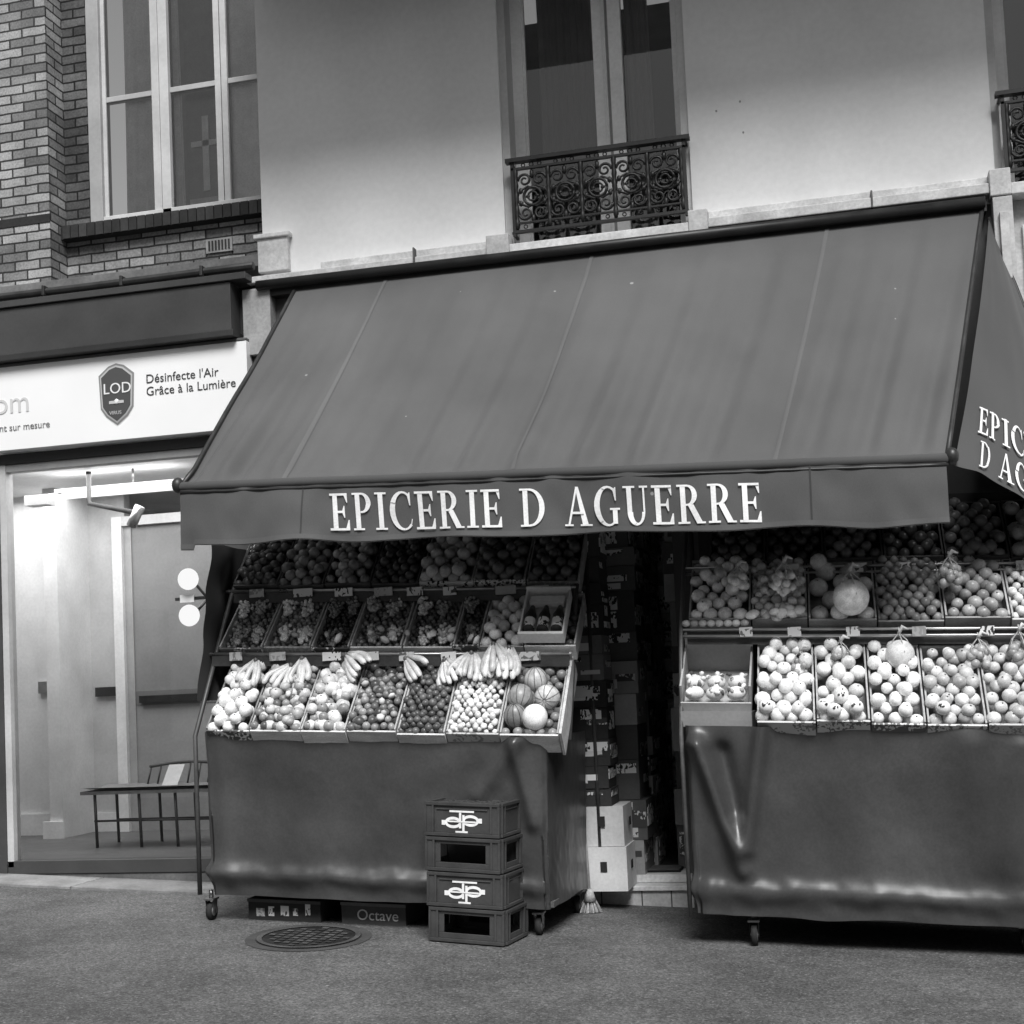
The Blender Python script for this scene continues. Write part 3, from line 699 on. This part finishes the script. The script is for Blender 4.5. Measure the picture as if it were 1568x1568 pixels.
# ---------------------------------------------------------------- right stand
st=empty('fruit_stand')
bc=MB();bf=MB()
row(bc,bf,-.47,-1.36,1.165,-1.0,1.55,[
 (.30,'r',(.037,.82,.15),{'front':'print','ft':.55}),(.27,'r',(.039,.75,.18),{'front':'print','ft':.6}),(.27,'r',(.036,.86,.06),{'front':'print','ft':.12}),
 (.29,'r',(.034,.58,.4),{'front':'print','ft':.6}),(.3,'r',(.036,.6,.2),{'front':'print','ft':.5}),(.3,'r',(.036,.4,.2),{'front':'print','ft':.5})])
bc.box(-.87,-.50,-1.28,-.92,g(-.8)+1.14,g(-.8)+1.22,.22,'card',.048)
O=Vector((-.87,-1.24,g(-.87)+1.25)); A=Vector((1,0,-.048)).normalized(); B=Vector((0,.85,.52)).normalized(); C=A.cross(B)
bc.fbox(O,A,B,C,(0,.37),(-.01,0),(-.05,.02),.45,'card'); bc.fbox(O,A,B,C,(0,.01),(0,.42),(-.05,.12),.4,'card'); bc.fbox(O,A,B,C,(.36,.37),(0,.42),(-.05,.12),.38,'card'); bc.fbox(O,A,B,C,(0,.37),(.42,.43),(-.05,.20),.42,'card'); bc.fbox(O,A,B,C,(.01,.36),(0,.42),(-.05,-.04),.4,'card')
for i in range(3):
    for j in range(2):
        p=O+A*(.07+.11*i)+B*(.07+.11*j)+C*.03
        bf.ball(p,(.052,.05,.04),U(.7,.85),'white',2,Matrix.Rotation(U(-.4,.4),4,'X'))
        for k in range(7): bf.ball(p+A*U(-.045,.045)+B*U(-.045,.045)+C*.03,(U(.010,.022),U(.008,.02),.014),random.choice((.1,.85,.8,.4)),'white',1,rrot())
row(bc,bf,-.83,-1.02,1.70,-.70,2.02,[
 (.34,'r',(.038,.78,.15),{'tt':.4,'ft':.35}),(.30,'mix',(.030,.5,.7),{'ft':.3}),(.36,'r',(.054,.66,.25,{'second':.3}),{'ft':.3}),
 (.34,'r',(.028,.24,.25),{'ft':.3,'tt':.3}),(.33,'r',(.036,.36,.4),{'ft':.3}),(.33,'r',(.024,.66,.2),{'ft':.6}),(.3,'r',(.03,.5,.2)),(.3,'r',(.03,.3,.2))])
row(bc,bf,-.73,-.72,2.05,-.40,2.36,[(.32,'r',(.034,.06,.3),{'tt':.08}),(.32,'r',(.034,.04,.3),{'tt':.08}),(.32,'r',(.034,.11,.3),{'tt':.08}),(.32,'r',(.034,.05,.3),{'tt':.08}),(.34,'r',(.036,.14,.3),{'tt':.08}),(.34,'r',(.045,.35,.15),{'tt':.08}),(.34,'r',(.045,.35,.15),{'tt':.08})])
def hx(x,h): return Vector((x,-1.12,g(x)+h))
netbag(bf,hx(.04,1.82),.095,.65); netbag(bf,hx(-.30,1.90),.075,.65,.022); netbag(bf,Vector((-.55,-1.0,g(-.5)+1.92)),.06,.75,.026)
netbag(bf,hx(.27,1.52),.075,.7); netbag(bf,hx(-.03,1.50),.06,.35,.02); netbag(bf,hx(-.24,1.46),.055,.35,.02); netbag(bf,hx(.66,1.50),.07,.4,.024); netbag(bf,hx(.86,1.52),.08,.3,.026); netbag(bf,Vector((.55,-1.0,g(.5)+1.93)),.07,.35,.024)
for x,q in ((-.42,.05),(-.13,.06),(-.04,.12),(.03,.05),(-.08,.03),(.45,.05)):
    O,A,B,C,L=fr_frame(x,-1.36,1.165,-1.0,1.55); r=.038
    bf.ball(O+B*q+C*(.07),(r,r,r),.8,'white',2,rrot()); 
    for k in range(5): bf.ball(O+B*q+C*(.07+.030)+A*U(-.02,.02)-B*U(0,.02),(.009,.005,.008),.05,'fruit',1,rrot())
for i in range(8):
    x=-.84+.045*i; bf.ball((x,-1.06,g(x)+1.69),(.024,.024,.02),U(.3,.75),'fruit',2)
for i in range(10):
    x=U(-.50,-.22); bf.ball((x,-1.05+U(-.02,.04),g(x)+1.74+U(-.02,.03)),(.035,.03,.02),U(.65,.8),'white',2,rrot())
bc.obj('fruit_crates',st); bf.obj('fruit',st)
b=MB()
for (yy,hh) in ((-1.06,1.675),(-.76,2.035)):
    for k in range(2): b.tube([(-.86,yy-.01*k,g(-.86)+hh-.02-.035*k),(1.9,yy-.01*k,g(1.9)+hh-.02-.035*k)],.008,.5,'metal',8)
    b.box(-.84,1.9,yy-.004+.02,yy+.026,g(-.84)+hh-.10,g(-.84)+hh-.03,.05,'iron',.048)
    for i in range(9): 
        x=-.6+i*.31+U(-.05,.05); b.box(x,x+.07,yy-.03,yy-.022,g(x)+hh-.06,g(x)+hh-.01,U(.3,.75),'print')
for x in (-.86,.35,1.8):
    b.tube([(x,-.38,g(x)+.15),(x,-.38,g(x)+2.4)],.014,.06,'iron',8)
b.tube([(-.87,-1.30,g(-.86)+.15),(-.87,-1.30,g(-.86)+1.1),(-.87,-1.05,g(-.86)+1.66),(-.87,-.75,g(-.86)+2.02),(-.87,-.38,g(-.86)+2.4)],.012,.08,'iron',8)
b.box(-.82,1.9,-.36,-.34,g(-.82)+.9,g(-.82)+2.45,.03,'paint',.048)
b.box(-.82,1.9,-1.30,-.42,g(-.82)+1.08,g(-.82)+1.12,.10,'wood',.048); b.box(-.82,1.9,-1.28,-.42,g(-.82)+.16,g(-.82)+.19,.1,'wood',.048)
for x,y in ((-.55,-1.22),(.80,-1.05),(1.8,-1.2),(-.6,-.5),(1.8,-.5)): caster(b,x,y,.055)
b.obj('stand_frame',st)
b=MB()
skirt(b,[(-.80,-.5),(-.85,-1.33),(1.9,-1.33),(1.9,-.5)],1.145,.165,.056,11,[(.90,.10,1.10,.76,.045,.085),(1.24,-.02,1.12,.64,.045,.085),(1.02,.14,1.07,.45,.05,-.06),(1.5,.1,1.55,.9,.12,-.02),(2.25,.10,2.35,.6,.14,.05),(2.5,.1,2.4,.7,.08,.03),(1.9,.4,2.1,.9,.15,-.02)],corner=(.85,),bulge=.04,ns=320)
b.obj('tarpaulin_skirt',st)

# ---------------------------------------------------------------- doorway
b=MB()
b.box(-1.72,-.98,-.16,.30,-.25,.02,.55,'stone'); b.box(-1.74,-.96,-.18,.30,.022,.05,.65,'stone')
b.box(-1.70,-1.00,-.04,.30,.052,.10,.75,'stone')
for x in (-1.55,-1.3,-1.12): b.box(x,x+.008,-.165,-.158,-.2,.02,.1,'stone')
b.obj('door_step',None,.004)
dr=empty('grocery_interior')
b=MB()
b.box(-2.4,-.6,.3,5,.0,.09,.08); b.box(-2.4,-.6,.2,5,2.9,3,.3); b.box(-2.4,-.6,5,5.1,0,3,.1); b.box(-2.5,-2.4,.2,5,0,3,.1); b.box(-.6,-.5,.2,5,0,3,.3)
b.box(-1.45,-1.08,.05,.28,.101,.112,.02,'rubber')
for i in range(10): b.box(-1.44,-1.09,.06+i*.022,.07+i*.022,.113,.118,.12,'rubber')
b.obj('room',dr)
LT=(.06,.8,.85,.9,.7)
def carton(b,x0,x1,y0,y1,z0,z1,t,lab=True):
    b.box(x0,x1,y0,y1,z0,z1-.003,t,'card')
    if not lab: return
    for k in range(random.choice((1,2,2,3))):
        w=U(.3,.8)*(y1-y0); yy=U(y0,y1-w); h=U(.15,.5)*(z1-z0); zz=U(z0+.01,z1-h-.01)
        b.box(x1+.001,x1+.003+.001*k,yy,yy+w,zz,zz+h,random.choice(LT),'print')
        w=U(.3,.8)*(x1-x0); xx=U(x0,x1-w); h=U(.15,.5)*(z1-z0); zz=U(z0+.01,z1-h-.01)
        b.box(xx,xx+w,y0-.003-.001*k,y0-.001,zz,zz+h,random.choice(LT),'print')
def stack(b,x0,x1,y0,y1,z,top,ts,hh=(.12,.26),j=.02):
    while z<top:
        h=U(*hh); a=U(-j,j); c=U(-j,j); carton(b,x0+a,x1+a,y0+c,y1+c,z,z+h,random.choice(ts)); z+=h
b=MB()
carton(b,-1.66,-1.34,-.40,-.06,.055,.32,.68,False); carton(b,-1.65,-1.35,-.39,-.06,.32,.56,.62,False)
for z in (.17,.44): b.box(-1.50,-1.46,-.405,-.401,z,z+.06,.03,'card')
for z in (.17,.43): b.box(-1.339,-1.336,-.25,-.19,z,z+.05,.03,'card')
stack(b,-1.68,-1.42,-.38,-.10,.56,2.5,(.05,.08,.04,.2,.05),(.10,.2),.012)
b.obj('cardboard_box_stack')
b=MB()
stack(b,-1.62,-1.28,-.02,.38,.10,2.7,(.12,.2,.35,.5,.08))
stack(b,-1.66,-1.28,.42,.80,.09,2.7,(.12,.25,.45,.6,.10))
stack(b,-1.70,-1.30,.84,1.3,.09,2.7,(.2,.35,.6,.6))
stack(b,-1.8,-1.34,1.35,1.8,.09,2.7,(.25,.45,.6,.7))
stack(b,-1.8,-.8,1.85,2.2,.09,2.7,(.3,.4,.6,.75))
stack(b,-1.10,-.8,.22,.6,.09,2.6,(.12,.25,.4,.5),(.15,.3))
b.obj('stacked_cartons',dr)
b=MB()
z=g(-1.54)
b.tube([(-1.56,-.48,z+.10),(-1.60,-.42,z+1.05)],.010,.6,'wood',8)
b.tube([(-1.56,-.48,z+.14),(-1.56,-.48,z+.07)],[.02,.04],.4,'straw',10)
for i in range(110):
    a=U(0,6.28); q=U(0,1)**.5; b.tube([(-1.56+.03*q*math.cos(a),-.48+.02*q*math.sin(a),z+.09),(-1.56+.075*q*math.cos(a),-.48+.05*q*math.sin(a),z+.005)],.0022,U(.3,.6),'straw',3,cap=False)
b.obj('broom')

# ---------------------------------------------------------------- plastic crates
def pcrate(logo,z,ang,ox,oy,name='plastic_crate'):
    b=MB(); w,d,h=.43,.34,.186; T=.055; x0,x1,y0,y1=-w/2,w/2,-d/2,d/2
    def wall(fn,l,logo):
        fn(0,l,h-.022,h-.004,-.008,.02); fn(0,l,.004,.022,-.008,.02)
        fn(0,.055,.022,h-.022,-.002,.016); fn(l-.055,l,.022,h-.022,-.002,.016)
        fn(0,.012,.022,h-.022,-.008,-.002); fn(l-.012,l,.022,h-.022,-.008,-.002); fn(.043,.055,.022,h-.022,-.008,-.002); fn(l-.055,l-.043,.022,h-.022,-.008,-.002)
        if logo:
            fn(.055,l-.055,.022,h-.022,.003,.012); fn(.07,l-.07,h-.045,h-.038,-.003,.003); 
        else:
            fn(.055,l-.055,.022,.05,.003,.012); fn(.055,l-.055,h-.04,h-.022,.003,.012)
            fn(.055,.085,.05,h-.04,.003,.012); fn(l-.085,l-.055,.05,h-.04,.003,.012)
    wall(lambda a,c,z0,z1,d0,d1:b.box(x0+a,x0+c,y0+d0,y0+d1,z0,z1,T,'plastic'),w,logo)
    wall(lambda a,c,z0,z1,d0,d1:b.box(x0+a,x0+c,y1-d1,y1-d0,z0,z1,T,'plastic'),w,logo)
    wall(lambda a,c,z0,z1,d0,d1:b.box(x1-d1,x1-d0-.0005,y0+.0205+a*(d-.041)/d,y0+.0205+c*(d-.041)/d,z0+.0005,z1-.0005,T,'plastic'),d,logo)
    wall(lambda a,c,z0,z1,d0,d1:b.box(x0+d0+.0005,x0+d1,y0+.0205+a*(d-.041)/d,y0+.0205+c*(d-.041)/d,z0+.0005,z1-.0005,T,'plastic'),d,logo)
    if logo:
        for i in range(1,6): b.box(x0+.02+i*(w-.04)/6-.003,x0+.02+i*(w-.04)/6+.003,y0+.021,y1-.021,.03,h-.012,T*1.1,'plastic')
        for i in range(1,5): b.box(x0+.021,x1-.021,y0+.02+i*(d-.04)/5-.003,y0+.02+i*(d-.04)/5+.003,.028,h-.014,T*1.1,'plastic')
    b.box(x0+.021,x1-.021,y0+.021,y1-.021,.006,.014,T*.7,'plastic')
    if logo:
        yy=y0+.001
        def ring(cx,cz,rx,rz,th,n=24):
            nonlocal yy
            v=[];
            for i in range(n):
                a=2*math.pi*i/n; v+= [(cx+rx*math.cos(a),yy,cz+rz*math.sin(a)),(cx+(rx-th)*math.cos(a),yy,cz+(rz-th)*math.sin(a))]
            b.add(v,[(2*i,2*((i+1)%n),2*((i+1)%n)+1,2*i+1) for i in range(n)],.88,'white'); yy-=.0004
        def bar(a0,a1,c0,c1):
            nonlocal yy
            b.add([(a0,yy,c0),(a1,yy,c0),(a1,yy,c1),(a0,yy,c1)],[(0,1,2,3)],.88,'white'); yy-=.0004
        cz=.082
        ring(-.050,cz-.006,.048,.030,.015); ring(.050,cz+.006,.048,.030,.015)
        bar(-.016,-.003,cz-.035,cz+.050); bar(.003,.016,cz-.050,cz+.035)
        bar(-.115,-.095,cz-.020,cz+.005); bar(.095,.115,cz-.005,cz+.020); bar(-.07,.07,cz+.048,cz+.058); bar(-.035,.035,cz-.058,cz-.049); bar(-.08,.08,cz-.004,cz+.004)
    o=b.obj(name,None,.002); o.location=(ox,oy,z); o.rotation_euler=(0,math.radians(2.75),math.radians(ang)); return o
cx,cy=-1.995,-1.40; z=g(cx)+.004
for i,(lg,an) in enumerate(((0,-8),(1,-7),(0,-8.5),(1,-7.5))):
    pcrate(lg,z,an,cx+U(-.003,.003),cy,'plastic_crate'); z+=.184

# ---------------------------------------------------------------- cartons below the stand, manhole
def flatbox(x0,x1,y0,y1,h,t,word):
    b=MB(); z=g(x0); b.box(x0,x1,y0,y1,z,z+h,t,'card',.048)
    b.box(x0-.004,x1+.004,y0-.006,y0-.0035,z+h-.018,z+h,t*1.5+.03,'card',.048)
    if not word:
        for k in range(5):
            a=x0+.05+k*.075; b.box(a,a+U(.03,.06),y0-.004,y0-.002,z+.02,z+U(.05,.085),U(.5,.8),'print',.048)
    o=b.obj('cardboard_box')
    if word:
        text(word,.085,((x0+.09),y0-.004,g(x0+.09)+.025),o,'printed_word',.6,(math.pi/2,math.radians(2.75),0))
    return o
flatbox(-3.42,-2.98,-1.18,-.80,.12,.04,''); flatbox(-2.86,-2.48,-1.16,-.80,.12,.08,'Octave')
b=MB(); mx,my,mr=-2.88,-1.60,.27
def disc(r0,r1,dz,t,m,n=48):
    v=[]
    for i in range(n):
        a=2*math.pi*i/n
        for r in (r0,r1): x=mx+r*math.cos(a); v.append((x,my+r*math.sin(a)*1.15,g(x)+dz))
    b.add(v,[(2*i,2*i+1,2*((i+1)%n)+1,2*((i+1)%n)) for i in range(n)],t,m)
disc(0,mr*1.02,.004,.03,'iron'); disc(mr*.90,mr,.009,.09,'iron')
for i in range(-4,5):
    for j in range(-4,5):
        if i*i+j*j<17 :
            x=mx+i*.052; y=my+j*.06; q=.017
            b.add([(x-q,y-q,g(x-q)+.009),(x+q,y-q,g(x+q)+.009),(x+q,y+q,g(x+q)+.009),(x-q,y+q,g(x-q)+.009)],[(0,1,2,3)],U(.05,.13),'iron')
disc(mr*1.02,mr*1.22,.003,.07,'stone')
b.obj('manhole_cover')

# ---------------------------------------------------------------- opposite side of the street
op=empty('apartment_building')
b=MB()
b.box(-40,40,-21,-17,-4,9.5,.7,'stucco')
b.box(-40,40,-17.0,-16.6,-4,.2,.25,'stone'); b.box(-40,40,-16.997,-16.7,3.6,3.9,.6,'stone'); b.box(-40,40,-16.997,-16.6,9.2,9.5,.6,'stone')
for i in range(-13,14):
    for z in (4.6,7.0):
        b.box(i*3,i*3+1.2,-16.996,-16.95,z,z+1.9,.04,'paint'); b.box(i*3-.12,i*3,-16.996,-16.9,z-.1,z+2,.8,'paint'); b.box(i*3+1.2,i*3+1.32,-16.996,-16.9,z-.1,z+2,.8,'paint'); b.box(i*3+.55,i*3+.65,-16.95,-16.92,z,z+1.9,.8,'paint'); b.box(i*3,i*3+1.2,-16.95,-16.92,z+1,z+1.06,.8,'paint')
    b.box(i*3-.6,i*3+1.6,-16.996,-16.9,.4,3.2,.06,'paint')
b.obj('facade',op)

# ---------------------------------------------------------------- light
EL=math.radians(50)
az=math.radians(20)
w=bpy.data.worlds.new('World'); SC.world=w; w.use_nodes=True; nt=w.node_tree; nt.nodes.clear()
sky=nt.nodes.new('ShaderNodeTexSky'); sky.sky_type='NISHITA'; sky.sun_disc=False; sky.sun_elevation=EL; sky.sun_rotation=math.pi-az
bw=nt.nodes.new('ShaderNodeRGBToBW'); bg=nt.nodes.new('ShaderNodeBackground'); bg.inputs[1].default_value=.13; wo=nt.nodes.new('ShaderNodeOutputWorld')
nt.links.new(sky.outputs[0],bw.inputs[0]); nt.links.new(bw.outputs[0],bg.inputs[0]); nt.links.new(bg.outputs[0],wo.inputs[0])
sl=bpy.data.lights.new('sun','SUN'); sl.energy=4.3; sl.angle=math.radians(26); so=bpy.data.objects.new('sun',sl); COL.objects.link(so)
d=Vector((math.sin(az)*math.cos(EL),-math.cos(az)*math.cos(EL),math.sin(EL))); so.rotation_euler=d.to_track_quat('Z','Y').to_euler()
al=bpy.data.lights.new('shop_ceiling_light','AREA'); al.shape='RECTANGLE'; al.size=2.2; al.size_y=1.6; al.energy=66; ao=bpy.data.objects.new('shop_ceiling_light',al); COL.objects.link(ao); ao.location=(-6.0,.95,3.08)

SC.view_settings.view_transform='Standard'; SC.view_settings.look='None'; SC.view_settings.exposure=0
cam=bpy.data.cameras.new('camera'); co=bpy.data.objects.new('camera',cam); COL.objects.link(co)
cam.lens=36*2100/1568; cam.sensor_width=36; cam.shift_y=.0899; cam.clip_end=500
co.location=(0,-8.55,1.3); co.rotation_euler=(1.63072,.04489,.23999); SC.camera=co
